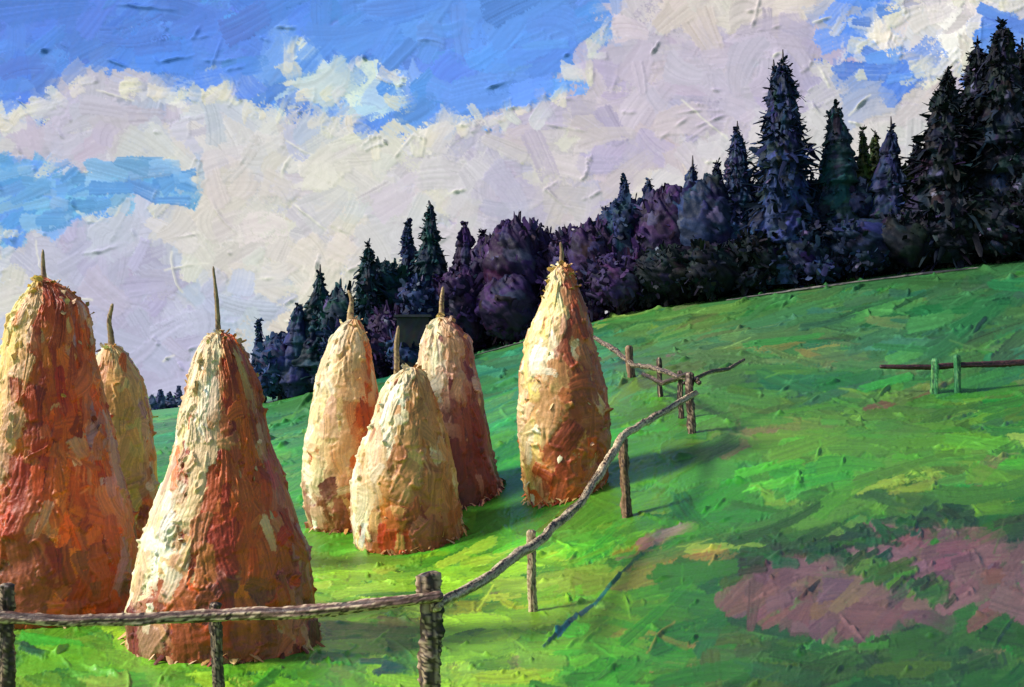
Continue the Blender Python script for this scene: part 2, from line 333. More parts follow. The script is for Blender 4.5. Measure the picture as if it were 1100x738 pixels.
for k in range(2000):
    u, v = random.uniform(0, GW), random.uniform(0, GH); j, i = int(u), int(v)
    cc = None
    if random.random() < 0.5: cc = np.clip(cv.c[i, j] * 1.12 + 0.02, 0, 1)
    cv.rope(u, v, random.gauss(0.0, 0.5), random.uniform(4, 20), amp=random.uniform(1.0, 4.2), wd=random.uniform(0.75, 1.2), curve=random.gauss(0, 0.08), col=cc)
Pg = np.stack([Xg, Yg, Zg], -1); rel = cv.relief(0.13) * (Yg / F) * 1.55
fade = np.ones((GH, GW)); fade[-30:] *= np.linspace(1, 0, 30)[:, None]
Pg = displace(Pg, rel * fade)
tag(mesh_obj('ground', Pg, grid_quads(GH, GW), cv.c, M_GRASS), kind='structure')
# wider land around the meadow, reaching past everything one can see
xs = np.sinh(np.linspace(-5, 5, 130)) * 6.0; ys = np.sinh(np.linspace(-5, 5, 130)) * 6.0 + 30
XX, YY = np.meshgrid(xs, ys); XXc, YYc = np.clip(XX, -110, 110), np.clip(YY, -30, 180)
_pp = CX + XX / np.maximum(YY, 0.1) * F; _in = (YY > 4.2) & (YY < 80) & (_pp > pxg[0] - 60) & (_pp < pxg[-1] + 60)
ZZ = ground_z(XXc, YYc) - np.where(_in, 0.35, 0.06)
cc = np.stack([np.full_like(XX, a) for a in rgb(62,128,58)], -1) * (1 + 0.12 * samp(N_MID, XX * 7 + 9, YY * 7))[..., None]
tag(mesh_obj('terrain', np.stack([XX, YY, ZZ], -1), grid_quads(130, 130), cc, M_GRASS), kind='structure')

# ------------------------------------------------------------------ rough round poles
def tube(name, path, rad, colr, mat, parent, m=22, step=0.03, rough=0.14, streaks=None, seed=0):
    path = np.array(path, float); r_ = np.random.default_rng(seed + 11)
    seg = np.r_[0, np.cumsum(np.linalg.norm(np.diff(path, axis=0), axis=1))]
    n = max(6, int(seg[-1] / step)); t = np.linspace(0, seg[-1], n)
    Pp = np.stack([np.interp(t, seg, path[:, k]) for k in range(3)], 1)
    for _ in range(2): Pp[1:-1] = 0.25 * Pp[:-2] + 0.5 * Pp[1:-1] + 0.25 * Pp[2:]
    R = np.interp(t, np.linspace(0, seg[-1], len(rad)), rad)
    kn = max(4, int(seg[-1] / (R.mean() * 7)) + 2); kw = r_.normal(0, 1, (kn, 3)); kw[0] = kw[-1] = 0
    wob = np.stack([np.interp(t, np.linspace(0, seg[-1], kn), kw[:, q]) for q in range(3)], 1)
    ks = max(1, int(n / kn / 2))
    if ks > 1 and n > 3 * ks: wob = np.stack([np.convolve(np.pad(wob[:, q], ks, mode='edge'), np.ones(2 * ks + 1) / (2 * ks + 1), 'valid') for q in range(3)], 1)
    wob[0] = wob[-1] = 0; Pp = Pp + wob * R.mean() * 0.18
    T = np.gradient(Pp, axis=0); T /= np.linalg.norm(T, axis=1, keepdims=True)
    up = np.array([0, 0, 1.0]) if abs(T[:, 2]).mean() < 0.8 else np.array([0, 1.0, 0])
    U = np.cross(T, up); U /= np.linalg.norm(U, axis=1, keepdims=True); W = np.cross(U, T)
    th = np.linspace(0, 2 * math.pi, m, endpoint=False)
    A = fnoise(256, 1.1, seed + 3, ax=1.0, ay=6)
    nz = A[np.arange(n)[:, None] % 256, (np.arange(m) * 5)[None, :] % 256]
    B2 = fnoise(256, 0.6, seed + 9, ax=1.0, ay=9)[np.arange(n)[:, None] % 256, (np.arange(m) * 4)[None, :] % 256]
    rr = R[:, None] * (1 + rough * nz + rough * 0.55 * B2); rr[0] *= 0.55; rr[-1] *= 0.55
    V = Pp[:, None, :] + rr[..., None] * (np.cos(th)[None, :, None] * U[:, None, :] + np.sin(th)[None, :, None] * W[:, None, :])
    cidx = np.clip(((A[(np.arange(n) // 2)[:, None] % 256, (np.arange(m) * 9 + 40)[None, :] % 256]) * 0.9 + B2 * 0.7 + len(colr) / 2), 0, len(colr) - 1).astype(int)
    colv = np.array(colr)[cidx] * (1 + 0.10 * nz[..., None])
    Vf = V.reshape(-1, 3); Cf = colv.reshape(-1, 3); Q = grid_quads(n, m, True)
    b = len(Vf); Vf = np.r_[Vf, [Pp[0]], [Pp[-1]]]; Cf = np.r_[Cf, [colr[-1]], [colr[-1]]]
    caps = []
    for k in range(0, m, 2):
        caps.append((b, (k + 2) % m, k + 1, k)); caps.append((b + 1, b - m + k, b - m + k + 1, b - m + (k + 2) % m))
    Q = np.r_[Q, np.array(caps)]
    loc = np.array(parent.location) if parent is not None else np.zeros(3)
    return mesh_obj(name, Vf - loc, Q, Cf, mat, parent)

# ------------------------------------------------------------------ HAYSTACKS
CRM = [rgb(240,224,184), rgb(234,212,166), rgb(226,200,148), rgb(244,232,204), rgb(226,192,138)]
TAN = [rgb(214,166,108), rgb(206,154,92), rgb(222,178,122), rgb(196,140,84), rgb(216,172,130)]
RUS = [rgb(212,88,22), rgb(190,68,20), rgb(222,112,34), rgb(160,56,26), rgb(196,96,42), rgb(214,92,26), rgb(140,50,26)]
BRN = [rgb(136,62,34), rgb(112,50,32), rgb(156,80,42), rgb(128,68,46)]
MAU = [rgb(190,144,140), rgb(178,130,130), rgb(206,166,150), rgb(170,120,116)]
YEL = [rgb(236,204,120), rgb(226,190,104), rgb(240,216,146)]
def haystack(d, prof, pole, label, b1, b2, pals, seed, wisps=0):
    random.seed(seed); s = d / F
    prof = np.array(prof, float); yy, xl, xr = prof.T
    cxp = (xl + xr) / 2; hw = (xr - xl) / 2; xc = cxp[-1]
    px = xc; bx, by, bz = at(px, yy[-1], d); gz = float(ground_z(np.array([bx]), np.array([d]))[0])
    root = empty('haystack', (bx, d, gz))
    tag(root, label, 'haystack', 'haystacks standing in the meadow')
    z = EZ - (yy - HY) * s; r = hw * s; ox = (cxp - xc) * s
    z = np.r_[z[0] + 0.03, z, min(z[-1], gz) - 0.35]; r = np.r_[0.02, r, r[-1] * 0.98]; ox = np.r_[ox[0], ox, ox[-1]]
    seg = np.r_[0, np.cumsum(np.hypot(np.diff(z), np.diff(r)))]
    H = int(seg[-1] / s * 0.95); W = int(2 * math.pi * hw.max() * 0.95)
    t = np.linspace(0, seg[-1], H)
    zz = np.interp(t, seg, z); rr = np.interp(t, seg, r); oo = np.interp(t, seg, ox)
    k5 = np.ones(9) / 9
    rr[6:-6] = np.convolve(rr, k5, 'same')[6:-6]
    ph = np.linspace(-math.pi, math.pi, W, endpoint=False)           # 0 faces the viewer, positive to the right
    cv = Canvas(H, W, np.mean(pals[1], axis=0))
    sc0 = min(1.0, max(0.68, hw.max() / 95)); II, JJ = np.mgrid[0:H, 0:W]
    fld = samp(N_MID, JJ * 2.2 + seed * 91, II * 1.1 + seed * 37) * 0.12 + samp(N_SMOOTH, JJ * 2.0 + seed * 50, II * 1.0) * 0.14
    fld = fld - fld[:, np.cos(ph) > 0.2].mean(); fld = fld * (0.13 / fld.std())
    def hcol(i, j):  # sunlit cream left, shaded rust right: light and shade painted into the hay
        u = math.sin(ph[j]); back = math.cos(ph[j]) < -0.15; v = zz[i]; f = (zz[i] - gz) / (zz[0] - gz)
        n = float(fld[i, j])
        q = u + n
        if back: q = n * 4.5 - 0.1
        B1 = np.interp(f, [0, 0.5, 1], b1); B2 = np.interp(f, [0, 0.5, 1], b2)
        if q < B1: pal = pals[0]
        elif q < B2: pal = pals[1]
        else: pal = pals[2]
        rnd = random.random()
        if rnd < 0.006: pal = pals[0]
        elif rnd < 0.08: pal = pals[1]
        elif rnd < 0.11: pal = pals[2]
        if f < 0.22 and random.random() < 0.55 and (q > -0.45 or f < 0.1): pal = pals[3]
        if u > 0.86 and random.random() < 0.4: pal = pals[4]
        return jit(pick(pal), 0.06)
    NSt = int(H * W / (105 * sc0 * sc0))
    for k in range(NSt):
        j, i = random.randrange(W), random.randrange(H)
        f = 1 - i / H
        if f > 0.9: ang = random.choice([random.gauss(1.57, 0.5), random.gauss(0.5, 0.5)])
        else: ang = random.gauss(1.57, 0.30) if random.random() < 0.78 else random.gauss(0.2, 0.6)
        sc = min(1.0, max(0.68, hw.max() / 95))
        L = random.uniform(8, 24) * sc; Wd = random.uniform(3.5, 10.5) * sc
        if k < NSt * 0.5 or random.random() < 0.15: L *= 1.5; Wd *= 1.6
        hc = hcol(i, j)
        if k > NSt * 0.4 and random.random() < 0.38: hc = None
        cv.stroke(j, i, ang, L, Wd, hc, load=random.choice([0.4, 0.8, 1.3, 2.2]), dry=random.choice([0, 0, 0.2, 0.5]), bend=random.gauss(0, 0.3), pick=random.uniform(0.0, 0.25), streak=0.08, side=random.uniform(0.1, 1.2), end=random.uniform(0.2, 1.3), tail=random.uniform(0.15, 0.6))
    for k in range(int(H * W / 1300)):
        j, i = random.randrange(W), random.randrange(H)
        cv.rope(j, i, random.gauss(1.2, 0.8), random.uniform(3, 14), amp=random.uniform(1.0, 3.2), wd=1.1, curve=random.gauss(0, 0.3), col=np.clip(cv.c[i, j] * 1.15 + 0.03, 0, 1) if random.random() < 0.5 else None)
    rel = cv.relief()
    e = 12; wgt = np.ones(W); wgt[:e] = np.linspace(0, 1, e); wgt[-e:] = np.linspace(1, 0, e)
    rel = (rel - rel.mean()) * wgt[None, :] * (1.0 if hw.max() > 70 else 0.75)
    rr = rr * (1 - (0.04 if hw.max() > 70 else 0.0) * np.arange(H) / H)
    lump = samp(N_SMOOTH, (np.cos(ph)[None, :] * 90 + 500 + seed * 40) + t[:, None] / s * 0.35, np.sin(ph)[None, :] * 90 + 500 + t[:, None] / s * 0.9) * 0.045
    led = samp(N_MID, (np.cos(ph)[None, :] * 60 + 300 + seed * 70) + t[:, None] / s * 0.8, np.sin(ph)[None, :] * 60 + 300 + t[:, None] / s * 1.6) * 0.028
    for _q in range(4):
        led[1:-1] = (led[:-2] + led[1:-1] + led[2:]) / 3; led = (np.roll(led, 1, 1) + led + np.roll(led, -1, 1)) / 3; lump[1:-1] = (lump[:-2] + lump[1:-1] + lump[2:]) / 3
    R2 = rr[:, None] * (1 + lump + led)
    P = np.stack([oo[:, None] + R2 * np.sin(ph)[None, :], -R2 * np.cos(ph)[None, :], np.repeat((zz - gz)[:, None], W, 1)], -1)
    tap = np.clip(np.arange(H) / 8.0, 0, 1)[:, None]
    nx = np.stack([np.sin(ph)[None, :] * np.ones((H, 1)), -np.cos(ph)[None, :] * np.ones((H, 1)), 0.35 * np.ones((H, W))], -1)
    P = P + nx * (rel * tap * s * 1.9)[..., None]
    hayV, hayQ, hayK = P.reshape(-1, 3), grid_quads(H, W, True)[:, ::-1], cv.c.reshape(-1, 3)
    # loose wisps of hay sticking out round the crest and skirt
    dabs = Dabs()
    for k in range(wisps):
        i = int(abs(random.gauss(0, 0.07)) * H) if random.random() < 0.6 else random.randrange(H)
        i = min(i, H - 1); a = random.uniform(-math.pi, math.pi)
        p = np.array([oo[i] + rr[i] * math.sin(a) * 0.97, -rr[i] * math.cos(a) * 0.97, zz[i] - gz])
        if p[2] < 0.1: continue
        dn = np.array([math.sin(a) * 0.5 + random.gauss(0, .25), -math.cos(a) * 0.5 + random.gauss(0, .25), random.choice([-0.9, -0.9, 0.5]) + random.gauss(0, .2)])
        dabs.add(p, dn, random.uniform(4, 9) * s, random.uniform(1.8, 3.8) * s, jit(pick(pals[0] if math.sin(a) < 0.1 else pals[1]), 0.06), cup=0.6)
    for k in range(int(r.max() * 110)):                              # frayed skirt where the hay meets the grass
        a = random.uniform(-math.pi, math.pi); rb = rr[-1] * 1.0
        X0, Y0 = oo[-1] + rb * math.sin(a) * 0.96, -rb * math.cos(a) * 0.96
        zb = float(ground_z(np.array([bx + X0]), np.array([d + Y0]))[0]) - gz + random.uniform(0.01, 0.10)
        out = random.uniform(0.1, 0.8); tw = random.gauss(0, 0.7)
        dn = np.array([math.sin(a) * out + math.cos(a) * tw, -math.cos(a) * out + math.sin(a) * tw, -0.25])
        dabs.add(np.array([X0, Y0, zb + 0.05]), dn, random.uniform(0.10, 0.32), random.uniform(0.015, 0.04), jit(pick(pals[1] if random.random() < 0.6 else pals[3]), 0.08), cup=0.5, droop=0.2)
    dabs.build('hay', M_HAY, root, (hayV, hayQ, hayK))
    pp = [np.array(at(x, y, d)) for x, y in pole]
    pp.append(pp[-1] + np.array([0, 0, -0.5]))
    mw = 3.6 * s
    tube('pole', pp, [mw * 0.35, mw * 0.6, mw * 0.8, mw, mw], [rgb(120,92,66), rgb(150,122,88), rgb(182,152,104), rgb(96,70,56)], M_WOOD, root, m=10, step=0.03, seed=seed, rough=0.18)
    return root

# ------------------------------------------------------------------ dabs: cupped leaf-shaped strokes of foliage
class Dabs:
    def __init__(s): s.V = []; s.K = []; s.Fc = []
    def add(s, p, d, L, W, col, cup=0.5, droop=0.2, face=(0, 0, 1.0), blunt=0.0):
        s.V.append((p, d, L, W, cup, droop, blunt)); s.Fc.append(face); s.K.append(col)
    def build(s, name, mat, parent, extra=None):
        n = len(s.V); p = np.array([v[0] for v in s.V]); d = np.array([v[1] for v in s.V], float); d /= np.linalg.norm(d, axis=1, keepdims=True) + 1e-9
        L = np.array([v[2] for v in s.V]); W = np.array([v[3] for v in s.V]); cup = np.array([v[4] for v in s.V]); dr = np.array([v[5] for v in s.V])
        rnd = rng.normal(0, 1, (n, 3)); side = np.cross(d, rnd * 0.3 + np.array(s.Fc, float)); side /= np.linalg.norm(side, axis=1, keepdims=True) + 1e-9
        up = np.cross(side, d)
        sv = np.array([0, 0.25, 0.55, 0.82, 1.0]); wp = np.array([0.45, 0.95, 1.0, 0.7, 0.12]); wb = np.array([0.75, 1.0, 1.0, 0.95, 0.62])
        bl = np.array([v[6] for v in s.V], float); tv = np.array([-1, 0, 1.0])
        V = np.zeros((n, 5, 3, 3)); K = np.zeros((n, 5, 3, 3)); kc = np.array(s.K)
        for a in range(5):
            for b in range(3):
                ww = (wp[a] * (1 - bl) + wb[a] * bl) * (1 + rng.normal(0, 0.24, n)) * W
                V[:, a, b] = p + d * (sv[a] * L * (1 + rng.normal(0, 0.04, n)))[:, None] + side * (tv[b] * ww)[:, None] \
                    + up * ((-cup * abs(tv[b]) * W * 0.6) + rng.normal(0, 0.1, n) * W)[:, None] - np.array([0, 0, 1.0]) * (dr * L * sv[a] ** 2)[:, None]
                K[:, a, b] = kc * (1 + rng.normal(0, 0.07, n))[:, None]
        V = V.reshape(-1, 3); K = K.reshape(-1, 3)
        base = (np.arange(n) * 15)[:, None, None]; q = grid_quads(5, 3)[None]
        Q = (q + base).reshape(-1, 4)
        if extra is not None:
            eV, eQ, eK = extra; Q = np.r_[Q, eQ + len(V)]; V = np.r_[V, eV]; K = np.r_[K, eK]
        return mesh_obj(name, V, Q, K, mat, parent, smooth=True)

#DABS_HERE
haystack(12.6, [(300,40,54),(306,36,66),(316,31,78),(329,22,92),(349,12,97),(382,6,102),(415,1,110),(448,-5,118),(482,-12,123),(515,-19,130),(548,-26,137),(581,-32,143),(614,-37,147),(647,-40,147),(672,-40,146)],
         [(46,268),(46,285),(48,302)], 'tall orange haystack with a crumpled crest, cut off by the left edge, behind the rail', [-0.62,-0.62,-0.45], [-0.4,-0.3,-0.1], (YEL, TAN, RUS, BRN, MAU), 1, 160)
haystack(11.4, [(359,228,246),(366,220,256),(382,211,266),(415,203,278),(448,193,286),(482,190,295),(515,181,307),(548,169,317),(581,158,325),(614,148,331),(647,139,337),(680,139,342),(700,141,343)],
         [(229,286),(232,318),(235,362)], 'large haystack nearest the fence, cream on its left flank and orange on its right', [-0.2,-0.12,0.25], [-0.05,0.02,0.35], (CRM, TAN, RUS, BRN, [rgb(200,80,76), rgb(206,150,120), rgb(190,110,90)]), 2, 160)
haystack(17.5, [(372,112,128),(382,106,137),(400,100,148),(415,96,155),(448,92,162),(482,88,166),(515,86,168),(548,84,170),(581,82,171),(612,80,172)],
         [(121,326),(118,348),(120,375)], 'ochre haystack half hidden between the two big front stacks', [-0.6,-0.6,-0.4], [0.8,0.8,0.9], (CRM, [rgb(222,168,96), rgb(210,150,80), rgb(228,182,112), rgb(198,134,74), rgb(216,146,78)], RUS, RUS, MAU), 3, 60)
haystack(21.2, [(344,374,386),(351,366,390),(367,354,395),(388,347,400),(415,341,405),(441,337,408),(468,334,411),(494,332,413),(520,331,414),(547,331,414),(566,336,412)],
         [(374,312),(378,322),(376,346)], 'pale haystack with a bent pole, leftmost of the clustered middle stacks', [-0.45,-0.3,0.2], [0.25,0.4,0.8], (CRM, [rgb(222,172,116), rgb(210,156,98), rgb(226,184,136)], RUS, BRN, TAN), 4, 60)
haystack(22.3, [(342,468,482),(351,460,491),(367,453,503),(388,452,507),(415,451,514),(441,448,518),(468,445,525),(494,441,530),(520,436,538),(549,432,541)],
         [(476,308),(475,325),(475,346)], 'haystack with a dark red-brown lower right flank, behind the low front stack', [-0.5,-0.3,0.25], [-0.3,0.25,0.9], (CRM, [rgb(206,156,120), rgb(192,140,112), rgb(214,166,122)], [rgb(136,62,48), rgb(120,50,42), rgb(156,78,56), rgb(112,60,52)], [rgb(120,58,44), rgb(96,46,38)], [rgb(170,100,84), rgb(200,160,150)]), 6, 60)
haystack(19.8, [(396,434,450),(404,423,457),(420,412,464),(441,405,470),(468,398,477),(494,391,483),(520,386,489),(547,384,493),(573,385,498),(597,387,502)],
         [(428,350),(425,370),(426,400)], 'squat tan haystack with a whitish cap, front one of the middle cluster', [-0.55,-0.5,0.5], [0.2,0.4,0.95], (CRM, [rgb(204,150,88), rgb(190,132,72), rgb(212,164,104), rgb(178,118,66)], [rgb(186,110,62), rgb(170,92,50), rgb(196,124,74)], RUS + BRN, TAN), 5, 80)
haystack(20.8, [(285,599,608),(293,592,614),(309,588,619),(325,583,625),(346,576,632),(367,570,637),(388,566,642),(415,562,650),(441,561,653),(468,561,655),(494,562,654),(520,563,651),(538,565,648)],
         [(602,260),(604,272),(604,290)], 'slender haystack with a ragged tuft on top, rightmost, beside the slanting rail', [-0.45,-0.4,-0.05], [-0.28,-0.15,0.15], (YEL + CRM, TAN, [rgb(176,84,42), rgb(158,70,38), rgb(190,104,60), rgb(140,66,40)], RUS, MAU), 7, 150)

# ------------------------------------------------------------------ FENCES
DK = [rgb(44,32,30), rgb(62,46,40), rgb(84,64,54), rgb(168,144,118), rgb(36,26,26)]
PALE = [rgb(84,66,54), rgb(132,108,84), rgb(196,176,140), rgb(176,150,118), rgb(62,48,42)]
BROWN = [rgb(96,68,52), rgb(124,92,68), rgb(150,118,90), rgb(72,50,42)]
fx, fy, _ = at(460, 740, 9.0)
fence = empty('wooden_fence', (fx, fy, float(ground_z(np.array([fx]), np.array([fy]))[0])))
tag(fence, 'rustic pole fence running across the front and bending away up the slope', 'fence')
def post(top, d, rad, cols, seed, bot=None, lean=0, par=None):
    x, y, z = at(top[0], top[1], d); xb = x + lean * d / F; zb = float(ground_z(np.array([xb]), np.array([y]))[0]) - 0.25
    tube('post', [(xb, y, zb), ((x * 0.6 + xb * 0.4), y, (z + zb) / 2), (x, y, z)], [rad * 1.05, rad, rad * 0.98], cols, M_WOOD, par or fence, seed=seed, step=max(0.016, d * 0.0018), rough=0.2)
post((461,614), 9.0, 0.088, DK, 21, lean=0)
post((231,647), 9.3, 0.058, DK, 22, lean=9)
post((8,627), 9.2, 0.062, DK, 23, lean=-2)
post((571,569), 12.9, 0.05, PALE, 24, lean=3)
post((670,470), 18.0, 0.085, BROWN, 25, lean=5)
post((742,400), 23.0, 0.085, DK, 26, lean=2)
post((730,398), 24.5, 0.06, DK, 27, lean=2)
post((708,384), 27.0, 0.07, DK, 28, lean=3)
post((676,371), 30.5, 0.10, BROWN, 29, lean=3)
post((-260,635), 9.4, 0.07, DK, 30)
def rail(pts, rad, cols, seed, par=None):
    tube('rail', [at(*p) for p in pts], rad, cols, M_WOOD, par or fence, seed=seed, step=0.025, rough=0.13)
rail([(-300,668,9.25),(-120,658,9.15),(0,663,9.08),(80,667,9.08),(150,665,9.1),(232,661,9.18),(310,658,9.05),(380,652,8.95),(430,647,8.88),(476,640,8.85)], [0.04,0.044,0.048,0.05,0.055,0.05], [rgb(60,40,38), rgb(86,60,54), rgb(128,98,86), rgb(204,178,148), rgb(44,30,30)], 31)
rail([(466,652,8.87),(530,617,10.7),(582,577,12.9),(625,538,15.2),(650,500,16.7),(668,470,17.9),(700,449,20.1),(748,422,23.0)], [0.045,0.05,0.055,0.06,0.062,0.062,0.06], [rgb(84,66,54), rgb(150,126,98), rgb(206,188,152), rgb(176,150,118), rgb(54,40,36)], 32)  # pale streak tones paint in the rail's lit edges
rail([(750,408,22.9),(728,405,24.3),(706,396,27.0),(680,392,30.0),(655,372,32.8),(636,362,35)], [0.05,0.06,0.07,0.08,0.07], DK, 33)
rail([(734,412,23.2),(760,400,24),(782,396,25),(800,386,26)], [0.045,0.05,0.035], DK, 34)
rail([(752,412,22.9),(738,402,23.4),(712,412,26.0),(690,402,28.0)], [0.05,0.06,0.045], DK, 35)
x_, y_, z_ = at(1015, 424, 28)
f2 = empty('low_fence', (x_, y_, float(ground_z(np.array([x_]), np.array([y_]))[0])))
tag(f2, 'low dark pole on two mossy green posts across the right hillside', 'fence')
GRN = [rgb(44,112,66), rgb(70,136,80), rgb(34,90,56), rgb(96,150,84)]
post((1004,385), 28.0, 0.09, GRN, 41, lean=0, par=f2); post((1027,381), 28.0, 0.09, GRN, 42, lean=2, par=f2)
rail([(945,394,28.2),(975,395,28.1),(1010,393,28.15),(1060,392,28.2),(1120,389,28.3),(1180,388,28.5)], [0.05,0.075,0.08,0.08,0.06], [rgb(70,42,46), rgb(90,58,56), rgb(54,34,40)], 43, par=f2)

# ------------------------------------------------------------------ TREES
D_OF = lambda px: float(np.interp(px, [160, 290, 330, 520, 640, 760, 900, 1000, 1100, 1250], [67, 61, 59, 58.5, 56.5, 54.5, 52.5, 51.5, 50.5, 49.5]))
NAV = [rgb(38,42,66), rgb(28,32,52), rgb(44,54,78), rgb(34,50,60), rgb(60,76,104)]
TEA = [rgb(30,48,56), rgb(38,62,66), rgb(26,36,46), rgb(48,74,78), rgb(58,70,96)]
PUR = [rgb(52,40,66), rgb(42,32,54), rgb(66,52,84), rgb(38,30,44), rgb(84,70,112)]
SLT = [rgb(32,40,58), rgb(24,30,44), rgb(42,50,74), rgb(28,38,46), rgb(56,68,100)]
BLK = [rgb(24,28,36), rgb(30,36,44), rgb(20,24,30), rgb(38,44,56), rgb(52,48,68)]
OLV = [rgb(46,54,40), rgb(60,68,42), rgb(34,42,34), rgb(76,84,50)]
for _p, _g in ((NAV, 1.1), (TEA, 1.0), (PUR, 0.92), (SLT, 1.0), (BLK, 0.85), (OLV, 1.1)): _p[:] = [np.clip((c.mean() + (c - c.mean()) * 1.45) * _g * 0.97, 0, 1) for c in _p]
LIL = [rgb(120,116,156), rgb(146,140,176), rgb(92,100,140)]  # lilac highlights painted into the crowns; round trees carry more on top
def body(H, W, pal, seedx, rows_r, hi=0.03, down=True):
    cv = Canvas(H, W, np.mean(pal, axis=0) * 0.85)
    for k in range(int(H * W / 26)):
        j, i = random.randrange(W), random.randrange(H)
        q = float(samp(N_MID, seedx * 7 + j * 3, i * 3)) * 0.9 + len(pal) / 2 + random.gauss(0, 0.4)
        c = pal[int(np.clip(q, 0, len(pal) - 1))]
        if random.random() < hi: c = pick(LIL) * 0.7
        cv.stroke(j, i, random.gauss(1.57 if down else 0.6, 0.7), random.uniform(3, 10), random.uniform(1.6, 4.2), jit(c, 0.08), load=random.choice([0.5, 1.0, 1.8]), dry=random.choice([0, 0, 0.3]), bend=random.gauss(0, 0.4), pick=random.uniform(0, 0.3), streak=0.08, tail=0.4)
    z = cv.relief(0.12); wgt = np.ones(W); wgt[:5] = np.linspace(0, 1, 5); wgt[-5:] = np.linspace(1, 0, 5)
    return cv.c, (z - z.mean()) * wgt[None, :]
def conifer(px, py, hw, d, pal, label, group='conifers along the forest edge', dens=1.0, spire=0.10, hi=0.04, sparse=False, lean=0.0, taper=0.75):
    s = d / F; x, y, z = at(px, py, d); gz = float(ground_z(np.array([x]), np.array([y]))[0]) - 0.2
    root = empty('conifer_tree', (x, y, gz)); tag(root, label, 'tree', group)
    h = z - gz; R = hw * s * 1.4
    tube('trunk', [(x, y, gz - 0.2), (x, y, gz + h * 0.5), (x + lean * R * 0.4, y, gz + h)], [0.16 + R * 0.05, 0.1 + R * 0.02, 0.05], [rgb(46,36,40), rgb(64,52,56), rgb(34,28,34)], M_WOOD, root, m=8, step=0.3, seed=int(px), rough=0.1)
    D = Dabs(); hc = h * (1 - spire * 0.3)
    layers = max(7, int(h / 0.75)); n = int(300 * dens)
    def env(f): return R * (max(0.0, 1 - f) ** taper) * (0.97 - (0.22 - 0.16 * (1 - f)) * ((f * layers) % 1.0)) * (0.55 + 0.45 * min(1, f / 0.16)) + 0.05
    prof = [random.uniform(0.8, 1.12) for _ in range(layers + 3)]
    def cpal(a, f):
        q = float(samp(N_MID, px * 3 + a * 40, f * h * 26 + px)) * 0.9 + len(pal) / 2 + random.gauss(0, 0.45)
        return pal[int(np.clip(q, 0, len(pal) - 1))]
    for k in range(int(n * 0.9)):
        f = min(random.random() ** 0.9, 0.93); a = random.uniform(0, 2 * math.pi)
        r = env(f) * prof[int(f * layers)] * random.uniform(0.85, 1.3)
        p = np.array([lean * R * 0.4 * f + math.cos(a) * r * 0.25, math.sin(a) * r * 0.25, f * hc + h * 0.03])
        D.add(p, np.array([math.cos(a), math.sin(a), random.gauss(0.12, 0.22)]), r * random.uniform(0.65, 0.95), random.uniform(1.6, 3.4) * s * (1.15 - 0.5 * f), jit(cpal(a, f), 0.06), cup=0.7, droop=random.gauss(0.25, 0.25))
    for k in range(n):
        f = random.random() ** 0.85; f = min(f, 0.985)
        a = random.uniform(0, 2 * math.pi)
        r = env(f) * prof[int(f * layers)] * (1 + 0.18 * math.sin(a * 3 + int(f * layers) * 2.1)); zc = f * hc + h * 0.03
        L = max(0.28, r * random.uniform(0.35, 0.6)); r0 = max(0, r - L)
        p = np.array([math.cos(a) * r0 + lean * R * 0.4 * f, math.sin(a) * r0, zc])
        dv = np.array([math.cos(a), math.sin(a), random.gauss(-0.10 if f < 0.8 else 0.5, 0.28)]); fc = (math.cos(a) * 0.6, math.sin(a) * 0.6, 0.8)
        if random.random() < 0.55: p = p * np.array([1.25, 1.25, 1]); dv = np.array([math.cos(a) * 0.5 + random.gauss(0, .3), math.sin(a) * 0.5 + random.gauss(0, .3), -0.7]); fc = (math.cos(a), math.sin(a), 0.5)
        c = pick(LIL) * 0.7 if random.random() < hi * 0.7 else cpal(a, f)
        D.add(p, dv, L * random.uniform(0.9, 1.3), random.uniform(1.6, 3.4) * s * (1 if f < 0.8 else 0.6), jit(c, 0.05), cup=0.35, droop=random.gauss(0.05, 0.2), face=fc, blunt=0.7)
    # the solid painted mass of the crown
    cell = 1.5 * s; rows = int(np.clip(h / cell, 16, 150)); m = int(np.clip(2 * math.pi * R * 0.7 / cell, 14, 120))
    th = np.linspace(-math.pi, math.pi, m, endpoint=False); ff = np.linspace(0.0, 0.965, rows)[::-1]
    bc, bz = body(rows, m, pal, px, None, hi * 0.7)
    bump = samp(N_MID, px * 5 + np.sin(th)[None, :] * 60 + 300, ff[:, None] * h * 22 + np.cos(th)[None, :] * 60 + 300)
    er = np.array([env(f) * prof[int(f * layers)] * (0.80 if not sparse else 0.45) for f in ff])[:, None] * (1 + 0.20 * bump) + bz * s * 1.6
    er = np.maximum(er, 0.01)
    eV = np.stack([er * np.sin(th)[None, :] + lean * R * 0.4 * ff[:, None], -er * np.cos(th)[None, :], np.repeat((ff * hc)[:, None], m, 1) + h * 0.02], -1).reshape(-1, 3)
    eK = bc.reshape(-1, 3)
    D.build('crown', M_TREE, root, (eV, grid_quads(rows, m, True)[:, ::-1], eK))
    return root
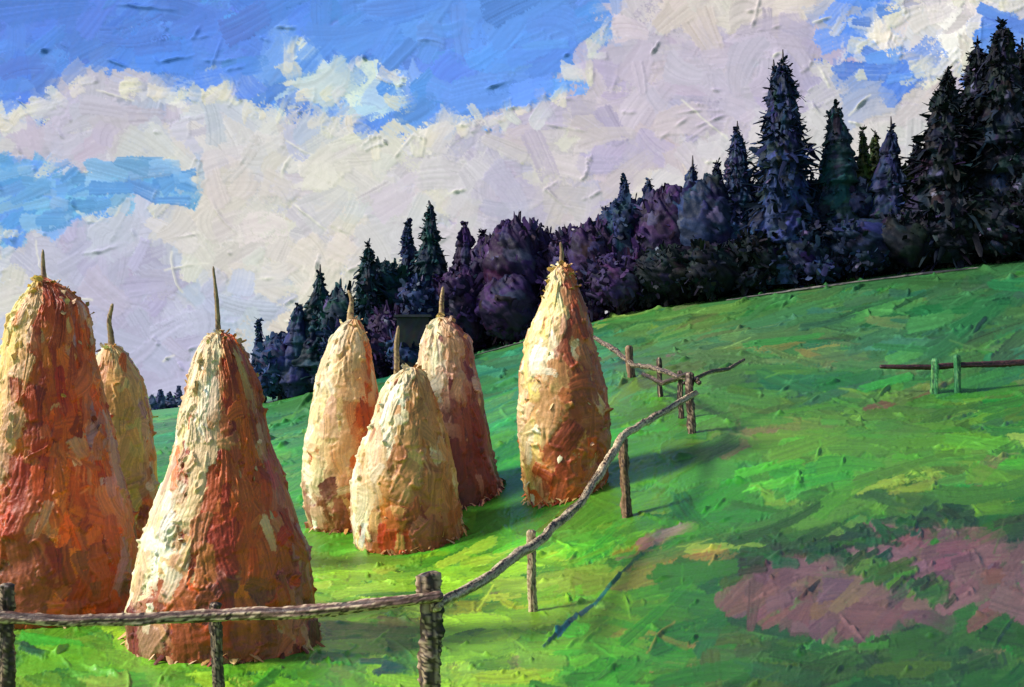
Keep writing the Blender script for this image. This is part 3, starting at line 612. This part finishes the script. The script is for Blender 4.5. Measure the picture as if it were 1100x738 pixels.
def broadleaf(px, py, hw, d, pal, label, group='rounded dark trees of the forest edge', dens=1.0, hi=0.05):
    s = d / F; x, y, z = at(px, py, d); gz = float(ground_z(np.array([x]), np.array([y]))[0]) - 0.2
    root = empty('broadleaf_tree', (x, y, gz)); tag(root, label, 'tree', group)
    h = z - gz; R = hw * s
    tube('trunk', [(x, y, gz - 0.2), (x + 0.1, y, gz + h * 0.4), (x, y, gz + h * 0.8)], [0.2, 0.14, 0.05], [rgb(46,36,40), rgb(64,52,56), rgb(34,28,34)], M_WOOD, root, m=8, step=0.3, seed=int(px), rough=0.1)
    lobes = [(0, 0, h * 0.55, R, h * 0.40)]
    for k in range(9):
        a = random.uniform(0, 6.28); q = random.uniform(0.3, 0.75)
        lobes.append((math.cos(a) * R * q, math.sin(a) * R * q, h * random.uniform(0.2, 0.82), R * random.uniform(0.35, 0.6), h * random.uniform(0.12, 0.2)))
    D = Dabs(); eVs, eQs, eKs = [], [], []; off = 0
    for (lx, ly, lz, lr, lh) in lobes:
        n = int(dens * (240 if lr == R else 95))
        for k in range(n):
            v = rng.normal(0, 1, 3); v /= np.linalg.norm(v)
            q = random.uniform(0.8, 1.08); p = np.array([lx + v[0] * lr * q, ly + v[1] * lr * q, lz + v[2] * lh * q])
            if p[2] < 0.1: continue
            if p[2] > h: p[2] = h - random.random() * 0.3
            tv = np.cross(v, rng.normal(0, 1, 3)); dv = tv / np.linalg.norm(tv) + v * random.uniform(0.0, 0.5) - np.array([0, 0, 0.25])
            if random.random() < (0.4 if v[2] > 0 else 0.15): dv = v * 1.2 + np.array([0, 0, 0.5]) + rng.normal(0, 0.3, 3)
            q2 = float(samp(N_MID, px * 3 + p[0] * 30, p[2] * 30 + px)) * 0.9 + len(pal) / 2 + random.gauss(0, 0.45)
            c = pick(LIL) * 0.75 if random.random() < hi * (1.0 if v[2] > 0.3 else 0.3) else pal[int(np.clip(q2, 0, len(pal) - 1))]
            D.add(p, dv, random.uniform(5, 13) * s, random.uniform(1.2, 2.8) * s, jit(c, 0.05), cup=0.3, droop=random.gauss(0, 0.15), face=tuple(v + np.array([0, 0, 0.1])), blunt=1.0)
        cell = 1.6 * s; rows = int(np.clip(math.pi * lh / cell, 10, 90)); m = int(np.clip(2 * math.pi * lr / cell, 12, 110))
        th = np.linspace(0, 2 * math.pi, m, endpoint=False); la = np.linspace(1.5, -1.5, rows)
        bc, bz = body(rows, m, pal, px + lx * 31, None, hi, False)
        bump = samp(N_MID, px * 5 + lx * 50 + np.sin(th)[None, :] * 70 + 300, la[:, None] * 60 + np.cos(th)[None, :] * 70 + 300)
        rr = 0.88 * (1 + 0.17 * bump) + bz * s * 1.6 / lr
        eV = np.stack([lx + lr * rr * np.cos(la)[:, None] * np.cos(th), ly + lr * rr * np.cos(la)[:, None] * np.sin(th), lz + lh * rr * np.sin(la)[:, None]], -1).reshape(-1, 3)
        eVs.append(eV); eQs.append(grid_quads(rows, m, True) + off); off += rows * m; eKs.append(bc.reshape(-1, 3))
    D.build('crown', M_TREE, root, (np.concatenate(eVs), np.concatenate(eQs), np.concatenate(eKs)))
    return root
random.seed(31)
# prominent conifers: (view x, top, half width, extra depth, palette, label, options)
CON = [
 (278,342,9,0,NAV,'thin dark spire at the far left end of the forest',{}),
 (320,326,15,0,NAV,'small pointed conifer near the left end of the forest',{}),
 (344,284,24,1,TEA,'dark conifer with a needle-thin tip, second step of the treeline from the left',{'spire':0.3}),
 (396,260,30,0,TEA,'dense teal conifer standing above the leftmost middle haystack',{}),
 (438,234,19,3,NAV,'bluish conifer just left of the tallest one above the middle haystacks',{'hi':0.1}),
 (462,217,27,2,TEA,'tallest conifer above the middle haystacks, with a pointed dark top',{}),
 (499,238,21,2,PUR,'purple-tinged conifer right of the tallest one above the middle haystacks',{'hi':0.08}),
 (518,247,13,3,PUR,'short narrow conifer next to the purple rounded trees',{}),
 (671,187,20,3,NAV,'small pale blue conifer tip left of the long dark treeline',{'hi':0.25}),
 (697,192,17,3,NAV,'low blue conifer just right of the pale blue tip',{'hi':0.2}),
 (744,167,22,2,NAV,'blue conifer with a bare needle tip in the middle of the treeline',{'spire':0.3,'hi':0.15}),
 (770,172,20,3,SLT,'short slate conifer between two blue pointed ones',{}),
 (792,130,32,1,NAV,'pointed blue conifer leaning up against the great twin-tipped spruce',{'hi':0.15,'spire':0.2}),
 (841,53,40,0,SLT,'great dark spruce, taller than its neighbours, on the hilltop',{'dens':1.5,'spire':0.2,'taper':0.62}),
 (831,64,25,1.2,SLT,'second thinner tip fused to the left side of the great spruce',{'dens':0.8,'spire':0.2}),
 (897,112,19,1,TEA,'slim dark green conifer alone right of the great spruce',{'taper':0.5,'spire':0.05}),
 (927,136,17,2,OLV,'spindly olive conifer with sky showing through it',{'dens':0.6,'sparse':True}),
 (940,140,14,3,OLV,'thin olive sapling behind the spindly olive conifer',{'dens':0.6,'sparse':True}),
 (957,125,24,1,SLT,'dark conifer with a long spike before the tall right-hand group',{'spire':0.3}),
 (985,150,24,2,BLK,'low black conifer at the foot of the tall right-hand group',{}),
 (1013,72,44,0,BLK,'broad shaggy black conifer at the left of the tall right-hand group',{'dens':1.5,'hi':0.07,'lean':0.2,'taper':0.7}),
 (1050,38,32,2,BLK,'tall conifer with a violet tinted tip near the right edge',{'dens':1.2,'hi':0.1,'spire':0.15,'taper':0.6}),
 (1076,24,36,0.5,BLK,'tallest black conifer near the right edge',{'dens':1.5,'taper':0.55,'spire':0.06}),
 (1098,44,34,2,BLK,'black conifer cut off by the right edge',{'dens':1.2,'taper':0.6}),
 (1135,30,40,1,BLK,'black conifer just beyond the right edge',{}),
 (1185,60,40,0,BLK,'dark conifer further beyond the right edge',{}),
]
for (px, py, hw, dd, pal, lab, kw) in CON: conifer(px, py, hw, D_OF(px) + 1.5 + dd, pal, lab, **kw)
BRD = [
 (300,362,26,0,NAV,'low navy bush closing the left end of the forest'),
 (330,345,22,2,NAV,'rounded navy tree left of the needle-tipped conifer'),
 (443,361,26,-3.2,NAV,'low scrub in front of the small dark shed'),
 (368,306,26,1,TEA,'rounded dark teal tree between two conifers on the left'),
 (372,352,22,-1,NAV,'low dark thicket behind the pole of the pale bent-poled haystack'),
 (420,278,26,2,TEA,'rounded teal tree left of the bluish conifer'),
 (420,330,26,-1,PUR,'low violet-black thicket above the squat haystack'),
 (455,300,28,0,NAV,'dark rounded tree under the tallest middle conifer'),
 (492,290,30,0,PUR,'violet-black tree behind the pole of the dark-flanked haystack'),
 (530,262,28,2,PUR,'purple tree with lilac flecks beside the short narrow conifer'),
 (552,240,30,1,PUR,'round purple tree left of the slender haystack top'),
 (575,236,28,2.5,PUR,'purple tree directly left of the slender haystack tip'),
 (545,300,30,-0.5,PUR,'low purple-black thicket left of the slender haystack'),
 (608,246,30,2,PUR,'purple-black tree right behind the slender haystack tip'),
 (640,232,30,1,PUR,'rounded violet tree just right of the slender haystack'),
 (620,290,30,0,PUR,'low plum-coloured thicket behind the slender haystack shoulder'),
 (672,206,30,2,NAV,'blue-violet rounded tree under the pale blue conifer tip'),
 (665,270,34,-0.5,PUR,'wide plum thicket at the foot of the treeline right of the haystacks'),
 (712,208,32,1,PUR,'rounded dark tree left of the needle-tipped blue conifer'),
 (715,268,34,-0.5,BLK,'low black thicket bordering the upper meadow edge'),
 (756,196,32,1,SLT,'rounded slate tree behind the needle-tipped blue conifer'),
 (765,262,34,-0.5,BLK,'black thicket left of the great spruce foot'),
 (808,190,30,2,SLT,'slate tree filling the gap left of the great spruce'),
 (815,250,34,-0.5,BLK,'dark thicket under the great spruce'),
 (868,185,30,1.5,SLT,'dark tree filling the gap right of the great spruce'),
 (868,245,34,-0.5,SLT,'blue-flecked thicket between the great spruce and the slim conifer'),
 (912,192,30,2,SLT,'dark rounded tree below the slim green conifer'),
 (920,240,34,-0.5,SLT,'slate thicket below the olive saplings'),
 (955,190,30,2,OLV,'olive-black rounded tree behind the long-spiked conifer'),
 (968,232,34,-0.5,BLK,'black thicket below the long-spiked conifer'),
 (1000,175,34,1,BLK,'black rounded tree at the left foot of the tall right-hand group'),
 (1020,215,36,-0.5,BLK,'black thicket below the shaggy broad conifer'),
 (1065,160,38,1,BLK,'black rounded tree between the tallest right-hand conifers'),
 (1072,205,38,-0.5,BLK,'black thicket at the forest foot near the right edge'),
 (1115,170,40,0,BLK,'black thicket cut off by the right edge'),
 (1180,170,44,0,BLK,'dark tree beyond the right edge'),
]
for (px, py, hw, dd, pal, lab) in BRD: broadleaf(px, py, hw, D_OF(px) + 1.5 + dd, pal, lab, hi=0.06 if pal is not BLK else 0.02)
FAR = [(163,424,7),(172,418,6),(182,421,7),(192,414,6),(201,426,7),(186,432,8),(170,432,8)]
for i, (px, py, hw) in enumerate(FAR):
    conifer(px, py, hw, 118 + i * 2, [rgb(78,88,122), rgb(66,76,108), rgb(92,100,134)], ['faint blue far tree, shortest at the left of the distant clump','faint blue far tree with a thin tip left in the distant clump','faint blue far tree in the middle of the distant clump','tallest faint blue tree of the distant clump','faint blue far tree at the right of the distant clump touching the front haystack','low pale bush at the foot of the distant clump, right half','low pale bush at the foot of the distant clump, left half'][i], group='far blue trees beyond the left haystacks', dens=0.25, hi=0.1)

# a small dark shed against the trees
sx, sy, sz = at(445, 362, 56.5); sg = float(ground_z(np.array([sx]), np.array([sy]))[0])
shed = empty('shed', (sx, sy, sg)); tag(shed, 'small dark flat-roofed shed against the trees above the squat haystack', 'shed')
def boxmesh(name, x0, x1, y0, y1, z0, z1, col, par, n=14):
    Vs, Qs, off = [], [], 0
    def face(o, a, b, na, nb):
        nonlocal off
        u = np.linspace(0, 1, na)[:, None, None]; v = np.linspace(0, 1, nb)[None, :, None]
        Vs.append((np.array(o) + u * np.array(a) + v * np.array(b)).reshape(-1, 3)); Qs.append(grid_quads(na, nb) + off); off += na * nb
    X, Y, Z = x1 - x0, y1 - y0, z1 - z0
    face((x0, y0, z0), (0, 0, Z), (X, 0, 0), n, n); face((x0, y1, z0), (0, 0, Z), (X, 0, 0), 3, 3)
    face((x0, y0, z0), (0, 0, Z), (0, Y, 0), n, 3); face((x1, y0, z0), (0, 0, Z), (0, Y, 0), n, 3)
    face((x0, y0, z1), (0, Y, 0), (X, 0, 0), 4, n); face((x0, y0, z0), (0, Y, 0), (X, 0, 0), 3, 3)
    V = np.concatenate(Vs); K = np.array([jit(pick(col), 0.1) for _ in range(len(V))])
    return mesh_obj(name, V, np.concatenate(Qs), K, M_WOOD, par, smooth=False)
top = EZ - (340 - HY) / F * sy - sg
boxmesh('wall', -0.9, 0.9, -0.8, 0.8, -0.3, top - 0.12, [rgb(18,22,28), rgb(16,18,24), rgb(24,30,32)], shed)
boxmesh('roof', -1.05, 1.05, -1.0, 0.95, top - 0.115, top + 0.02, [rgb(40,42,52), rgb(30,34,42)], shed)
boxmesh('door', -0.25, 0.3, -0.84, -0.804, -0.2, 1.7, [rgb(18,20,26), rgb(24,26,30)], shed, n=6)

# long cut poles lying along the foot of the forest
LOGS = [([(508,381),(540,371),(572,364)],'grey cut pole lying at the forest foot left of the slender haystack'),
        ([(520,372),(548,374),(585,357)],'second grey pole crossing the first left of the slender haystack'),
        ([(780,326),(860,315),(940,302)],'long pale pole lying under the great spruce'),
        ([(930,300),(990,292),(1052,286)],'pale pole lying on the meadow edge below the black conifers')]
for q, (pts, lab) in enumerate(LOGS):
    P3 = []
    for (x, y) in pts:
        dpt = D_OF(x) - 1.2; X, Y, Zz = at(x, y, dpt); P3.append((X, Y, float(ground_z(np.array([X]), np.array([Y]))[0]) + 0.10))
    o = empty('log', P3[1]); bpy.data.objects.remove(o)
    lg = tube('log', P3, [0.03, 0.05, 0.03], [rgb(60,60,66), rgb(96,92,92), rgb(130,124,116), rgb(46,44,52)], M_WOOD, None, m=8, step=0.15, seed=60 + q, rough=0.25)
    tag(lg, lab, 'log', 'cut poles at the forest foot')

# ------------------------------------------------------------------ CAMERA, LIGHT
cam = bpy.data.cameras.new('camera'); co = bpy.data.objects.new('camera', cam); C.objects.link(co)
co.location = (0, 0, EZ); co.rotation_euler = (math.radians(90), 0, 0)
cam.sensor_width = 36; cam.lens = 36 * F / 1100; cam.shift_y = (HY - 369) / 1100; cam.clip_end = 5000; cam.clip_start = 0.1
bpy.context.scene.camera = co
sdir = np.array([-0.78, -0.15, 0.64]); sdir /= np.linalg.norm(sdir)
el = math.asin(sdir[2]); az = math.atan2(sdir[0], sdir[1])
sun = bpy.data.lights.new('sun', 'SUN'); sun.energy = 4.6; sun.angle = math.radians(11); sun.color = (1, 0.95, 0.87)
so = bpy.data.objects.new('sun', sun); C.objects.link(so); so.location = tuple(sdir * 40)
so.rotation_euler = (math.pi / 2 - el, 0, math.pi - az)
w = bpy.data.worlds.new('World'); bpy.context.scene.world = w; w.use_nodes = True
nt = w.node_tree; sk = nt.nodes.new('ShaderNodeTexSky'); sk.sky_type = 'NISHITA'; sk.sun_disc = False; sk.sun_elevation = el; sk.sun_rotation = az
nt.links.new(sk.outputs[0], nt.nodes['Background'].inputs[0]); nt.nodes['Background'].inputs[1].default_value = 0.14
vs = bpy.context.scene.view_settings; vs.view_transform = 'Standard'; vs.look = 'None'; vs.exposure = 0.0; vs.gamma = 1; vs.use_curve_mapping = False
